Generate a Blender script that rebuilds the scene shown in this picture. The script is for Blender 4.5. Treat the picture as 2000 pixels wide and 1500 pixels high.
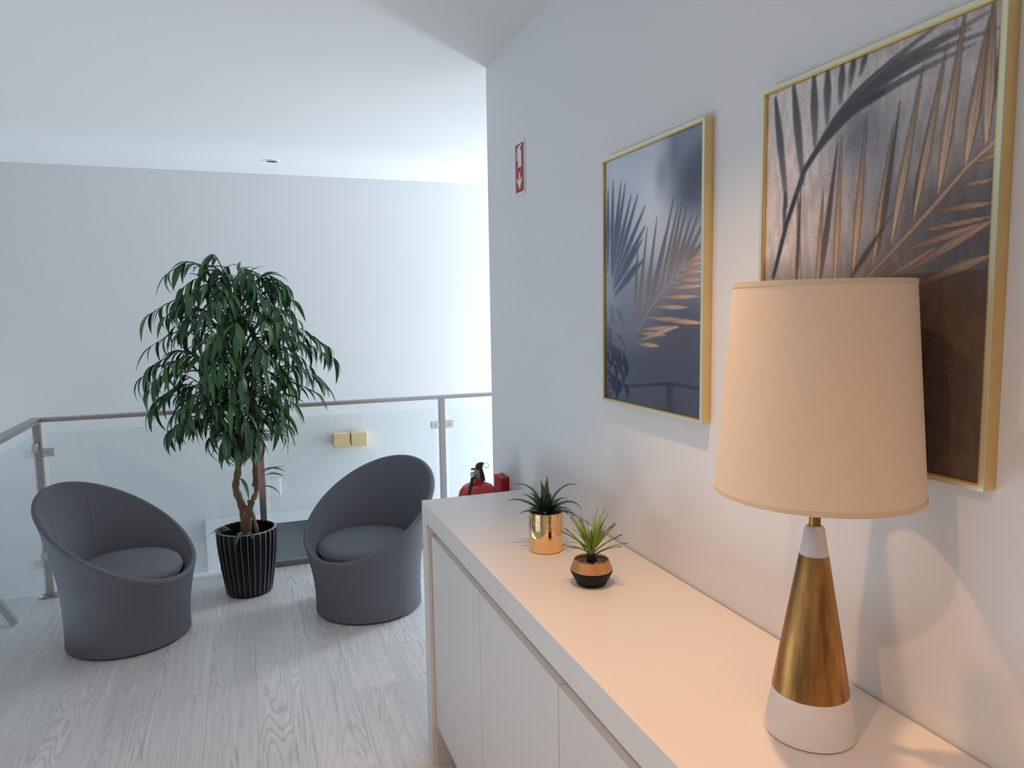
import bpy, bmesh, math, random
import numpy as np
from mathutils import Vector, Matrix
for o in list(bpy.data.objects): bpy.data.objects.remove(o)
S = bpy.context.scene
COL = S.collection
PI = math.pi

# ------------------------------------------------------------------ camera
F, YAW, PITCH, ROLL, H = 1420.0, math.radians(20.209), math.radians(5.868), math.radians(-0.895), 1.58
fw = Vector((math.sin(YAW)*math.cos(PITCH), math.cos(YAW)*math.cos(PITCH), -math.sin(PITCH)))
rt0 = Vector((math.cos(YAW), -math.sin(YAW), 0)); up0 = rt0.cross(fw)
rt = rt0*math.cos(ROLL)+up0*math.sin(ROLL); up = rt.cross(fw)
cd = bpy.data.cameras.new('camera'); cam = bpy.data.objects.new('camera', cd); COL.objects.link(cam)
cd.sensor_width = 36; cd.lens = F/2000*36; cd.clip_start = .02
cam.matrix_world = Matrix(((rt.x, up.x, -fw.x, 0), (rt.y, up.y, -fw.y, 0), (rt.z, up.z, -fw.z, H), (0, 0, 0, 1)))
S.camera = cam

# ------------------------------------------------------------------ world, daylight, exposure
W = bpy.data.worlds.new('world'); S.world = W; W.use_nodes = True
W.node_tree.nodes['Background'].inputs[0].default_value = (.62, .78, 1, 1)
W.node_tree.nodes['Background'].inputs[1].default_value = 1.0
S.view_settings.view_transform = 'Standard'; S.view_settings.look = 'None'
S.view_settings.gamma = 1; S.view_settings.use_curve_mapping = False
S.view_settings.exposure = 0.13
def area(name, loc, rot, sx, sy, power, color):
    l = bpy.data.lights.new(name, 'AREA'); l.shape = 'RECTANGLE'; l.size = sx; l.size_y = sy
    l.energy = power; l.color = color
    o = bpy.data.objects.new(name, l); COL.objects.link(o); o.location = loc; o.rotation_euler = rot
    return o
# daylight through the tall stairwell window (beyond the end of the right wall); the other two are unseen fill, added
area('daylight_stair_window', (3.37, 4.92, .55), (0, PI/2, 0), 3.5, .62, 158, (.82, .905, 1))
area('fill_side_window', (-4.12, .55, 1.25), (0, -PI/2, 0), 2.0, 3.0, 6, (1, .95, .90))
area('fill_lower_window', (-4.12, 3.6, -1.0), (0, -PI/2, 0), 1.6, 3.2, 85, (.76, .90, 1))

# ------------------------------------------------------------------ materials
MATS = {}
def lin(c):
    return tuple((v/255/12.92 if v/255 <= .04045 else ((v/255+.055)/1.055)**2.4) for v in c)+(1,)
def mat(name, col, rough=.5, metal=0, bump=0, bscale=200, spec=.5, var=0, vscale=5, stretch=None, coat=0):
    m = bpy.data.materials.new(name); m.use_nodes = True; nt = m.node_tree; N = nt.nodes; L = nt.links
    b = N['Principled BSDF']; b.inputs['Base Color'].default_value = col
    b.inputs['Roughness'].default_value = rough; b.inputs['Metallic'].default_value = metal
    b.inputs['Specular IOR Level'].default_value = spec; b.inputs['Coat Weight'].default_value = coat
    tc = N.new('ShaderNodeTexCoord'); src = tc.outputs['Object']
    if stretch:
        mp = N.new('ShaderNodeMapping'); mp.inputs['Scale'].default_value = stretch
        L.new(src, mp.inputs[0]); src = mp.outputs[0]
    if var:
        n = N.new('ShaderNodeTexNoise'); n.inputs['Scale'].default_value = vscale; n.inputs['Detail'].default_value = 4
        L.new(src, n.inputs['Vector'])
        r = N.new('ShaderNodeMapRange'); r.inputs[3].default_value = 1-var; r.inputs[4].default_value = 1+var
        L.new(n.outputs['Fac'], r.inputs[0])
        mx = N.new('ShaderNodeMix'); mx.data_type = 'RGBA'; mx.blend_type = 'MULTIPLY'; mx.inputs[0].default_value = 1
        mx.inputs[6].default_value = col; L.new(r.outputs[0], mx.inputs[7]); L.new(mx.outputs[2], b.inputs['Base Color'])
    if bump:
        n = N.new('ShaderNodeTexNoise'); n.inputs['Scale'].default_value = bscale; n.inputs['Detail'].default_value = 3
        L.new(src, n.inputs['Vector'])
        bp = N.new('ShaderNodeBump'); bp.inputs['Strength'].default_value = bump; bp.inputs['Distance'].default_value = .002
        L.new(n.outputs['Fac'], bp.inputs['Height']); L.new(bp.outputs[0], b.inputs['Normal'])
    MATS[name] = m
    return m
def glassmat(name, tint, ior=1.5, gain=1.0):
    m = bpy.data.materials.new(name); m.use_nodes = True; nt = m.node_tree; N = nt.nodes; L = nt.links
    N.remove(N['Principled BSDF'])
    t = N.new('ShaderNodeBsdfTransparent'); t.inputs[0].default_value = tint
    g = N.new('ShaderNodeBsdfGlossy'); g.inputs['Roughness'].default_value = .01; g.inputs[0].default_value = (1, 1, 1, 1)
    f = N.new('ShaderNodeFresnel'); f.inputs[0].default_value = ior
    ma = N.new('ShaderNodeMath'); ma.operation = 'MULTIPLY'; ma.inputs[1].default_value = gain; ma.use_clamp = True
    mx = N.new('ShaderNodeMixShader')
    # the same reflectance on the far face of the pane as on the near one
    ge = N.new('ShaderNodeNewGeometry'); mr = N.new('ShaderNodeMapRange'); mr.inputs[3].default_value = ior; mr.inputs[4].default_value = 1/ior
    L.new(ge.outputs['Backfacing'], mr.inputs[0]); L.new(mr.outputs[0], f.inputs[0])
    L.new(f.outputs[0], ma.inputs[0]); L.new(ma.outputs[0], mx.inputs[0]); L.new(t.outputs[0], mx.inputs[1]); L.new(g.outputs[0], mx.inputs[2])
    L.new(mx.outputs[0], N['Material Output'].inputs[0]); MATS[name] = m
    return m
mat('wall', (.78, .78, .785, 1), .9, bump=.15, bscale=90)
mat('ceiling', (.80, .80, .80, 1), .95)
mat('subfloor', (.2, .2, .2, 1), .9)
mat('lower_floor', (.55, .58, .60, 1), .6)
mat('white_lacquer', (.76, .725, .70, 1), .38, bump=.03, bscale=300)
mat('cabinet_inside', (.42, .40, .38, 1), .7)
mat('door_white', (.82, .83, .84, 1), .5)
mat('door_grey', (.16, .17, .185, 1), .5)
mat('steel', (.40, .37, .36, 1), .34, .9, var=.06, vscale=30, stretch=(1, 1, .05))
mat('clamp_steel', (.62, .62, .62, 1), .3, .85)
mat('kick_steel', (.24, .235, .24, 1), .5, .5)
mat('chair_fabric', (.160, .162, .180, 1), .95, bump=.5, bscale=700, spec=.15, var=.05, vscale=6)
mat('cushion_fabric', (.185, .190, .212, 1), .95, bump=.5, bscale=600, spec=.15, var=.10, vscale=9, stretch=(1, 4, 1))
mat('seam', (.20, .205, .225, 1), .9)
mat('black_rubber', (.015, .015, .016, 1), .6)
mat('pot_glaze', (.008, .007, .011, 1), .30, spec=.3)
mat('pot_ridge', (.34, .31, .31, 1), .6, var=.5, vscale=25)
mat('soil', (.02, .016, .012, 1), .95, bump=1, bscale=120, var=.5, vscale=60)
mat('bark', (.20, .108, .070, 1), .8, bump=.8, bscale=70, var=.55, vscale=22, stretch=(1, 1, .35))
mat('twig', (.075, .075, .040, 1), .7)
mat('leaf_dark', (.022, .072, .030, 1), .42, var=.4, vscale=12)
mat('leaf_mid', (.042, .125, .042, 1), .40, var=.4, vscale=12)
mat('leaf_light', (.085, .21, .065, 1), .40, var=.3, vscale=12)
mat('aloe_leaf', (.018, .062, .030, 1), .4, var=.4, vscale=30)
mat('grass_leaf', (.20, .30, .045, 1), .5, var=.25, vscale=60)
mat('grass_tip', (.11, .10, .045, 1), .55)
mat('gold_mirror', (.95, .62, .30, 1), .07, 1)
mat('copper_paint', (.62, .30, .13, 1), .38, .6)
mat('black_matt', (.008, .006, .006, 1), .5, spec=.25)
mat('pebble', (.30, .24, .18, 1), .8, var=.5, vscale=80)
mat('frame_gold', (.80, .58, .26, 1), .33, 1, var=.05, vscale=40)
mat('frame_lip', (.80, .78, .56, 1), .35, .55)
mat('brass', (.37, .185, .06, 1), .38, 1, var=1.4, vscale=60, stretch=(1, 1, .05))
mat('ceramic', (.78, .75, .72, 1), .55)
mat('shade_cloth', (.83, .64, .47, 1), .95, bump=.15, bscale=900, spec=.1, var=.04, vscale=300)
mat('shade_trim', (.70, .55, .38, 1), .8)
mat('bulb', (.9, .88, .82, 1), .3)
mat('red_gloss', (.52, .008, .018, 1), .22, coat=.5)
mat('red_box', (.42, .012, .020, 1), .45)
mat('sign_red', (.42, .018, .035, 1), .5)
mat('sign_white', (.74, .78, .74, 1), .5)
mat('gauge', (.42, .38, .30, 1), .35, .6)
mat('sconce_brass', (.88, .64, .32, 1), .4, .35, var=.06, vscale=30)
mat('plastic_white', (.80, .80, .80, 1), .4)
mat('downlight_dark', (.05, .05, .06, 1), .4)
mat('panel_wood', (.10, .065, .045, 1), .6, var=.3, vscale=8, stretch=(3, 3, .4), bump=.3, bscale=60)
glassmat('rail_glass', (.955, .978, .978, 1), 1.45, .8)
glassmat('pane_glass', (.97, .98, .98, 1), 1.45)
glassmat('picture_glass', (1, 1, 1, 1), 1.5, .62)
em = bpy.data.materials.new('lamp_glow'); em.use_nodes = True; MATS['lamp_glow'] = em
em.node_tree.nodes['Principled BSDF'].inputs['Emission Color'].default_value = (1, .72, .45, 1)
em.node_tree.nodes['Principled BSDF'].inputs['Emission Strength'].default_value = 6

def plankmat():
    m = bpy.data.materials.new('washed_oak'); m.use_nodes = True; nt = m.node_tree; N = nt.nodes; L = nt.links
    b = N['Principled BSDF']; b.inputs['Roughness'].default_value = .33; b.inputs['Specular IOR Level'].default_value = .5
    tc = N.new('ShaderNodeTexCoord'); oi = N.new('ShaderNodeObjectInfo')
    off = N.new('ShaderNodeVectorMath'); off.operation = 'SCALE'; off.inputs[0].default_value = (37, 91, 53)
    L.new(oi.outputs['Random'], off.inputs['Scale'])
    ad = N.new('ShaderNodeVectorMath'); ad.operation = 'ADD'
    L.new(tc.outputs['Object'], ad.inputs[0]); L.new(off.outputs[0], ad.inputs[1])
    mp = N.new('ShaderNodeMapping'); mp.inputs['Scale'].default_value = (8, .95, 1); L.new(ad.outputs[0], mp.inputs[0])
    n1 = N.new('ShaderNodeTexNoise'); n1.inputs['Scale'].default_value = 1.0; n1.inputs['Detail'].default_value = 2.2; n1.inputs['Roughness'].default_value = .45
    n1.inputs['Distortion'].default_value = .35
    L.new(mp.outputs[0], n1.inputs['Vector'])
    mu = N.new('ShaderNodeMath'); mu.operation = 'MULTIPLY'; mu.inputs[1].default_value = 19; L.new(n1.outputs['Fac'], mu.inputs[0])
    fr = N.new('ShaderNodeMath'); fr.operation = 'FRACT'; L.new(mu.outputs[0], fr.inputs[0])
    rp = N.new('ShaderNodeValToRGB'); L.new(fr.outputs[0], rp.inputs[0])
    e = rp.color_ramp.elements; e[0].position = 0; e[0].color = (.66, .66, .66, 1); e[1].position = 1; e[1].color = (.74, .74, .74, 1)
    for p, v in ((.16, .86), (.45, 1.0), (.85, .95)):
        k = e.new(p); k.color = (v, v, v, 1)
    # where the figure shows
    n2 = N.new('ShaderNodeTexNoise'); n2.inputs['Scale'].default_value = .45; L.new(mp.outputs[0], n2.inputs['Vector'])
    rg = N.new('ShaderNodeMapRange'); rg.inputs[1].default_value = .42; rg.inputs[2].default_value = .64; rg.inputs[3].default_value = .10; rg.inputs[4].default_value = .95
    L.new(n2.outputs['Fac'], rg.inputs[0])
    mf = N.new('ShaderNodeMix'); mf.data_type = 'RGBA'; mf.inputs[6].default_value = (.93, .93, .93, 1)
    L.new(rg.outputs[0], mf.inputs[0]); L.new(rp.outputs[0], mf.inputs[7])
    # fine fibres
    mp2 = N.new('ShaderNodeMapping'); mp2.inputs['Scale'].default_value = (75, 2.2, 1); L.new(ad.outputs[0], mp2.inputs[0])
    n3 = N.new('ShaderNodeTexNoise'); n3.inputs['Scale'].default_value = 1; n3.inputs['Detail'].default_value = 3; L.new(mp2.outputs[0], n3.inputs['Vector'])
    r3 = N.new('ShaderNodeMapRange'); r3.inputs[3].default_value = .78; r3.inputs[4].default_value = 1.20; L.new(n3.outputs['Fac'], r3.inputs[0])
    # plank to plank tone
    r4 = N.new('ShaderNodeMapRange'); r4.inputs[3].default_value = .95; r4.inputs[4].default_value = 1.05; L.new(oi.outputs['Random'], r4.inputs[0])
    m1 = N.new('ShaderNodeMath'); m1.operation = 'MULTIPLY'; L.new(r3.outputs[0], m1.inputs[0]); L.new(r4.outputs[0], m1.inputs[1])
    mx = N.new('ShaderNodeMix'); mx.data_type = 'RGBA'; mx.blend_type = 'MULTIPLY'; mx.inputs[0].default_value = 1
    L.new(mf.outputs[2], mx.inputs[6]); L.new(m1.outputs[0], mx.inputs[7])
    my = N.new('ShaderNodeMix'); my.data_type = 'RGBA'; my.blend_type = 'MULTIPLY'; my.inputs[0].default_value = 1
    my.inputs[7].default_value = (.76, .735, .71, 1)
    L.new(mx.outputs[2], my.inputs[6]); L.new(my.outputs[2], b.inputs['Base Color'])
    bp = N.new('ShaderNodeBump'); bp.inputs['Strength'].default_value = .12; bp.inputs['Distance'].default_value = .001
    L.new(n3.outputs['Fac'], bp.inputs['Height']); L.new(bp.outputs[0], b.inputs['Normal'])
    MATS['washed_oak'] = m
plankmat()

# ------------------------------------------------------------------ helpers
def tag(o, label=None, cat=None, group=None, kind=None):
    if label: o['label'] = label
    if cat: o['category'] = cat
    if group: o['group'] = group
    if kind: o['kind'] = kind
    return o
def empty(name, loc=(0, 0, 0), rz=0):
    o = bpy.data.objects.new(name, None); COL.objects.link(o); o.location = loc; o.rotation_euler.z = rz
    o.empty_display_size = .05
    return o
def link(name, me, parent=None, loc=(0, 0, 0)):
    o = bpy.data.objects.new(name, me); COL.objects.link(o); o.location = loc
    if parent: o.parent = parent
    return o
class MB:
    def __init__(s): s.v = []; s.f = []; s.m = []
    def add(s, vs, fs, mi=0):
        n = len(s.v); s.v += [tuple(v) for v in vs]; s.f += [tuple(i+n for i in f) for f in fs]; s.m += [mi]*len(fs); return s
    def box(s, a, b, mi=0):
        (x0, y0, z0), (x1, y1, z1) = a, b
        return s.add([(x0, y0, z0), (x1, y0, z0), (x1, y1, z0), (x0, y1, z0), (x0, y0, z1), (x1, y0, z1), (x1, y1, z1), (x0, y1, z1)],
                     [(3, 2, 1, 0), (4, 5, 6, 7), (0, 1, 5, 4), (1, 2, 6, 5), (2, 3, 7, 6), (3, 0, 4, 7)], mi)
    def rings(s, rs, cap0=True, cap1=True, mi=0, close=True):
        n = len(rs[0]); vs = [p for r in rs for p in r]; fs = []
        for i in range(len(rs)-1):
            for j in range(n if close else n-1):
                k = (j+1) % n; fs.append((i*n+j, i*n+k, (i+1)*n+k, (i+1)*n+j))
        if cap0: fs.append(tuple(range(n-1, -1, -1)))
        if cap1: fs.append(tuple(range((len(rs)-1)*n, len(rs)*n)))
        return s.add(vs, fs, mi)
    def lathe(s, prof, n=48, c=(0, 0), cap0=True, cap1=True, mi=0):
        return s.rings([[(c[0]+r*math.cos(2*PI*j/n), c[1]+r*math.sin(2*PI*j/n), z) for j in range(n)] for r, z in prof], cap0, cap1, mi)
    def tube(s, pts, rad, n=8, mi=0):
        pts = [Vector(p) for p in pts]; rs = []
        if not hasattr(rad, '__len__'): rad = [rad]*len(pts)
        u = None
        for i, p in enumerate(pts):
            d = (pts[min(i+1, len(pts)-1)]-pts[max(i-1, 0)]).normalized()
            if u is None: u = d.orthogonal().normalized()
            u = (u-d*u.dot(d)).normalized(); w = d.cross(u)
            rs.append([p+(u*math.cos(2*PI*k/n)+w*math.sin(2*PI*k/n))*rad[i] for k in range(n)])
        return s.rings(rs, True, True, mi)
    def mesh(s, name, mats, smooth=False, bevel=0, segs=2):
        me = bpy.data.meshes.new(name); me.from_pydata(s.v, [], s.f); me.update()
        for m in ([mats] if isinstance(mats, str) else mats): me.materials.append(MATS[m])
        me.polygons.foreach_set('material_index', s.m)
        if bevel:
            b = bmesh.new(); b.from_mesh(me)
            bmesh.ops.bevel(b, geom=list(b.edges), offset=bevel, segments=segs, affect='EDGES', profile=.7)
            b.to_mesh(me); b.free()
        if smooth:
            me.polygons.foreach_set('use_smooth', [True]*len(me.polygons))
            try: me.set_sharp_from_angle(angle=math.radians(smooth if smooth is not True else 40))
            except Exception: pass
        return me
    def build(s, name, mats, parent=None, loc=(0, 0, 0), smooth=False, bevel=0, segs=2):
        return link(name, s.mesh(name, mats, smooth, bevel, segs), parent, loc)
def boxo(name, a, b, m, parent=None, bevel=0, kind=None):
    c = [(a[i]+b[i])/2 for i in range(3)]; c[2] = min(a[2], b[2])
    o = MB().box([a[i]-c[i] for i in range(3)], [b[i]-c[i] for i in range(3)]).build(name, m, parent, c, bevel=bevel)
    if kind: o['kind'] = kind
    return o

# ------------------------------------------------------------------ the setting
WX, WEND, ZC, YB = .955, 2.84, 2.534, 5.40      # right wall face, its far end, ceiling, stairwell back wall
XL, YE = -1.16, 4.71                            # landing edges
XF = 3.30                                       # far right wall with the stair window
XS, YS, ZL = -4.0, -2.6, -1.95                  # far left wall, wall behind the camera, lower floor
ST = 'structure'
boxo('ceiling', (XS-.15, YS-.15, ZC), (XF+.2, YB+.15, ZC+.15), 'ceiling', kind=ST)
boxo('wall_right', (WX, YS, 0), (WX+.16, WEND, ZC), 'wall', kind=ST)
boxo('wall_behind', (XS-.15, YS-.15, ZL), (WX+.16, YS, ZC), 'wall', kind=ST)
floor = MB().box((XL, YS, -.28), (WX, YE, -.014)).box((WX, WEND, -.28), (XF, YE, -.014)).build('floor', 'subfloor'); floor['kind'] = ST
boxo('floor_lower', (XS, YS, ZL-.15), (XF, YB, ZL), 'lower_floor', kind=ST)
boxo('trim_1', (XL-.012, YS, -.285), (XL, YE, -.002), 'door_white', kind=ST)
boxo('trim_2', (XL, YE, -.285), (XF, YE+.012, -.002), 'door_white', kind=ST)
# back wall of the stairwell with the doorway on the storey below
DX0, DX1, DZ = -.235, .66, .075
bw = MB()
bw.box((XS-.15, YB, ZL), (DX0, YB+.15, DZ)).box((DX1, YB, ZL), (XF+.2, YB+.15, DZ)).box((XS-.15, YB, DZ), (XF+.2, YB+.15, ZC))
bw.build('wall_back', 'wall')['kind'] = ST
d1 = empty('door_1', (.2, YB, ZL)); d1['kind'] = ST
boxo('door_leaf', (DX0-.2, .05, 0), (DX1-.2, .09, DZ-ZL), 'door_grey', d1)
cs = MB().box((DX0-.2-.075, -.018, 0), (DX0-.2, .0, DZ-ZL)).build('casing', 'door_white', d1)
MB().box((DX1-.2, -.018, 0), (DX1-.2+.075, .0, DZ-ZL)).build('casing', 'door_white', d1)
MB().box((DX0-.2-.075, -.018, DZ-ZL), (DX1-.2+.075, .0, DZ-ZL+.07)).build('casing', 'door_white', d1)
MB().tube([(DX0-.2+.07, .05, 1.0), (DX0-.2+.07, .0, 1.0), (DX0-.2+.19, .0, 1.0)], .009).build('door_handle', 'clamp_steel', d1, smooth=True)
# far right wall with the tall stair window
wy0, wy1, wz0, wz1 = 4.58, 5.26, -1.25, 2.32
fr = MB()
fr.box((XF, WEND-.2, ZL), (XF+.15, wy0, ZC)).box((XF, wy1, ZL), (XF+.15, YB, ZC)).box((XF, wy0, wz1), (XF+.15, wy1, ZC)).box((XF, wy0, ZL), (XF+.15, wy1, wz0))
fr.build('wall_far_right', 'wall')['kind'] = ST
boxo('wall_return', (WX+.16, WEND-.2, ZL), (XF, WEND-.05, ZC), 'wall', kind=ST)
def window(name, x, y0, y1, z0, z1, n):
    w = empty(name, (x, (y0+y1)/2, z0)); w['kind'] = ST; hy = (y1-y0)/2; hz = z1-z0; t = .05
    f = MB().box((-.02, -hy, 0), (.02, -hy+t, hz)).box((-.02, hy-t, 0), (.02, hy, hz)).box((-.02, -hy+t, 0), (.02, hy-t, t)).box((-.02, -hy+t, hz-t), (.02, hy-t, hz))
    f.build('window_frame', 'door_white', w)
    for k in range(1, n):
        zz = hz*k/n; MB().box((-.018, -hy+t, zz-.02), (.018, hy-t, zz+.02)).build('glazing_bar', 'door_white', w)
    for k in range(n):
        a = t if k == 0 else hz*k/n+.02; b = hz-t if k == n-1 else hz*(k+1)/n-.02
        MB().box((-.003, -hy+t, a), (.003, hy-t, b)).build('pane', 'pane_glass', w)
window('window_1', XF+.05, wy0, wy1, wz0, wz1, 3)
# far left wall: added fill window towards the camera side, added panelling for reflections towards the stairs
ly0, ly1, lz0, lz1 = -.95, 2.05, .25, 2.25
lw = MB()
l3 = (2.0, 5.2, -1.8, -.2)                    # unseen window added in the storey below, for fill light
lw.box((XS-.15, YS, ZL), (XS, ly0, ZC)).box((XS-.15, ly1, 0), (XS, YB, ZC)).box((XS-.15, ly0, lz1), (XS, ly1, ZC)).box((XS-.15, ly0, ZL), (XS, l3[0], lz0))
lw.box((XS-.15, l3[0], l3[3]), (XS, YB, 0)).box((XS-.15, l3[1], ZL), (XS, YB, l3[3])).box((XS-.15, l3[0], ZL), (XS, l3[1], l3[2]))
lw.build('wall_left', 'wall')['kind'] = ST
window('fill_window_upper', XS-.06, ly0, ly1, lz0, lz1, 2)
window('fill_window_below', XS-.06, *l3, 1)
# half landing of the stairs below, on the left
boxo('floor_half_landing', (-2.6, 4.35, -.42), (-1.30, YB, -.235), 'lower_floor', kind=ST)

# planks of the landing
PW, PL = .19, 1.24
rnd = random.Random(4)
full = MB().box((-PW/2+.0002, -PL/2+.0002, -.013), (PW/2-.0002, PL/2-.0002, 0)).mesh('plank', 'washed_oak', bevel=.0007, segs=1)
def plank(x0, x1, y0, y1):
    if x1-x0 < .01 or y1-y0 < .01: return
    c = ((x0+x1)/2, (y0+y1)/2, 0)
    if abs(x1-x0-PW) < 1e-4 and abs(y1-y0-PL) < 1e-4: me = full
    else:
        hx, hy = (x1-x0)/2-.0002, (y1-y0)/2-.0002
        me = MB().box((-hx, -hy, -.013), (hx, hy, 0)).mesh('plank', 'washed_oak', bevel=.0007, segs=1)
    link('plank', me, floor, c)
x = XL; ci = 0
while x < XF-.01:
    x1 = min(x+PW, XF)
    y = YS-[.0, .55, .25, .85, .42, 1.02, .13][ci % 7]-rnd.random()*.12
    while y < YE:
        a, b = max(y, YS), min(y+PL, YE)
        if x1 <= WX+.001: plank(x, x1, a, b)
        elif x < WX: # column crossing the end of the right wall
            if a < WEND: plank(x, WX, a, min(b, WEND))
            if b > WEND: plank(x, x1, max(a, WEND), b)
        elif b > WEND: plank(x, x1, max(a, WEND), b)
        y += PL
    x = x1; ci += 1

# ------------------------------------------------------------------ glass railings
def clamp(parent, c, along):
    m = MB(); a = (.030, .012, .024)
    if along == 'x': m.box((-a[0], -a[1], -a[2]), (a[0], a[1], a[2]))
    else: m.box((-a[1], -a[0], -a[2]), (a[1], a[0], a[2]))
    o = m.build('clamp', 'clamp_steel', parent, c, bevel=.004)
    q = MB()
    if along == 'x': q.tube([(0, -.0125, 0), (0, -.0145, 0)], .006, 10)
    else: q.tube([(.0125, 0, 0), (.0145, 0, 0)], .006, 10)
    q.build('screw', 'steel', o)
def post(parent, c, h):
    p = MB().box((-.019, -.019, 0), (.019, .019, h)).build('post', 'steel', parent, c, bevel=.003)
    MB().box((-.045, -.045, 0), (.045, .045, .008)).build('foot_plate', 'steel', p, bevel=.002)
    for sx in (-1, 1):
        for sy in (-1, 1): MB().tube([(sx*.034, sy*.034, .006), (sx*.034, sy*.034, .018)], .006, 8).build('bolt', 'clamp_steel', p)
YR, XR, ZR = 4.66, -1.10, 1.02
rb = empty('glass_railing', (0, YR, 0))
tag(rb, 'clear glass railing with grey steel handrail behind the tree and chairs', 'railing')
boxo('handrail', (XR-.03, -.03, ZR-.022), (XF, .03, ZR), 'steel', rb, bevel=.004)
PX = [-1.10, .064, 1.213, 2.362]
for px in PX: post(rb, (px, 0, 0), ZR-.022)
for a, b in zip(PX, PX[1:]):
    MB().box((a+.045, -.004, .03), (b-.045, .004, .935)).build('glass_pane', 'rail_glass', rb)
for i, px in enumerate(PX):
    for z in (.825, .19):
        if i: clamp(rb, (px-.045, 0, z), 'x')
        if i < 3: clamp(rb, (px+.045, 0, z), 'x')
MB().box((.12, -.02, 0), (1.15, .02, .035)).build('kick_strip', 'kick_steel', rb, bevel=.002)
rl = empty('glass_railing', (XR, 3.5, 0))
tag(rl, 'glass railing running along the left edge of the wooden landing', 'railing')
boxo('handrail', (-.03, -4.6, ZR-.022), (.03, 1.126, ZR), 'steel', rl, bevel=.004)
PY = [0, -1.15, -2.3, -3.45, -4.58]
for py in PY: post(rl, (0, py, 0), ZR-.022)
for a, b in zip([1.138]+PY, PY):
    MB().box((-.004, b+.045, .012), (.004, a-.045, .935)).build('glass_pane', 'rail_glass', rl)
    for z in (.865, .25):
        clamp(rl, (0, a-.045, z), 'y'); clamp(rl, (0, b+.045, z), 'y')
# handrail of the flight below
sr = empty('stair_handrail', (-1.9, 5.2, -.235))
tag(sr, 'grey sloping handrail of the lower stairs seen through the left glass', 'handrail')
MB().tube([(.15, -.05, .635), (.472, -.25, .126), (.555, -.30, .012)], .026, 4).build('rail', 'kick_steel', sr)
MB().box((.13, -.07, 0), (.17, -.03, .62)).build('baluster', 'steel', sr)

# ------------------------------------------------------------------ bucket chairs
UO, RA, RBB, Z0, ZK, RB = .025, .346, .378, .530, .216, .279
def ring_pt(th, t, inset=0):
    """outer surface: t=0 floor, t=1 rim"""
    ru, rv = UO+(RA-inset)*math.cos(th), (RBB-inset)*math.sin(th)
    bu, bv = RB*math.cos(th), RB*math.sin(th)
    zt = Z0+ZK*math.cos(th)
    s = t**2.3-.035*math.sin(PI*min(1, t*1.6))*(1 if t < .625 else 0)
    return (bu+(ru-bu)*s, bv+(rv-bv)*s, .012+(zt-.012)*t)
def make_chair(loc, ang, label):
    root = empty('bucket_chair', loc, ang); tag(root, label, 'chair', 'grey fabric bucket chairs on the landing')
    n = 72; TH = [2*PI*j/n for j in range(n)]
    rings = [[ring_pt(th, i/22, .012) for th in TH] for i in range(23)]
    # rolled lip: small half circle from the outside edge to the inside edge
    def lip(th, a):
        o = Vector(ring_pt(th, 1, .012)); d = Vector((-math.cos(th)*RA, -math.sin(th)*RBB, 0)).normalized()
        r = .015; return tuple(o+d*(r-r*math.cos(a))+Vector((0, 0, 1))*(r*math.sin(a)))
    for k in range(1, 8): rings.append([lip(th, PI*k/7) for th in TH])
    sh = MB().rings(rings, True, False).build('shell', 'chair_fabric', root, smooth=60)
    # inner lining from the lip down to the seat deck
    def inner(th, t):
        a = Vector(lip(th, PI)); b = Vector((.005+.250*math.cos(th), .250*math.sin(th), .275))
        s = 1-(1-t)**1.0; q = a.lerp(b, t)
        k = (1-t)**1.7
        q.x = b.x+(a.x-b.x)*k; q.y = b.y+(a.y-b.y)*k
        return q
    MB().rings([[tuple(inner(th, i/14)) for th in TH] for i in range(15)], False, True).build('lining', 'chair_fabric', root, smooth=60)
    for sg in (-.5, .42):
        MB().tube([inner(sg, t)*1.0+Vector((-math.cos(sg), -math.sin(sg), 0))*.0005 for t in [i/16 for i in range(14)]], .0022, 6).build('seam', 'seam', sh, smooth=True)
    # seat cushion, slightly domed, with piping
    prof = [(.20, .0), (.236, .010), (.250, .032), (.252, .055), (.246, .078), (.226, .094), (.18, .106), (.11, .113), (.04, .116), (.002, .116)]
    cu = MB().rings([[(.000+r*1.0*math.cos(th), r*1.04*math.sin(th), .277+z) for th in TH] for r, z in prof], True, True).build('seat_cushion', 'cushion_fabric', root, smooth=60)
    MB().tube([(.2535*math.cos(th), .2535*1.04*math.sin(th), .277+.055) for th in TH+[0]], .003, 6).build('piping', 'chair_fabric', cu, smooth=True)
    MB().lathe([(.262, 0), (.268, .004), (.268, .012)], 48).build('foot_ring', 'black_rubber', root, smooth=True)
    return root
make_chair((-.598, 3.915, 0), 2.708, 'grey fabric bucket chair left of the potted tree, its back to the glass railing corner')
make_chair((.572, 3.843, 0), .650, 'grey fabric bucket chair right of the potted tree, partly hidden by the white sideboard')

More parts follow.
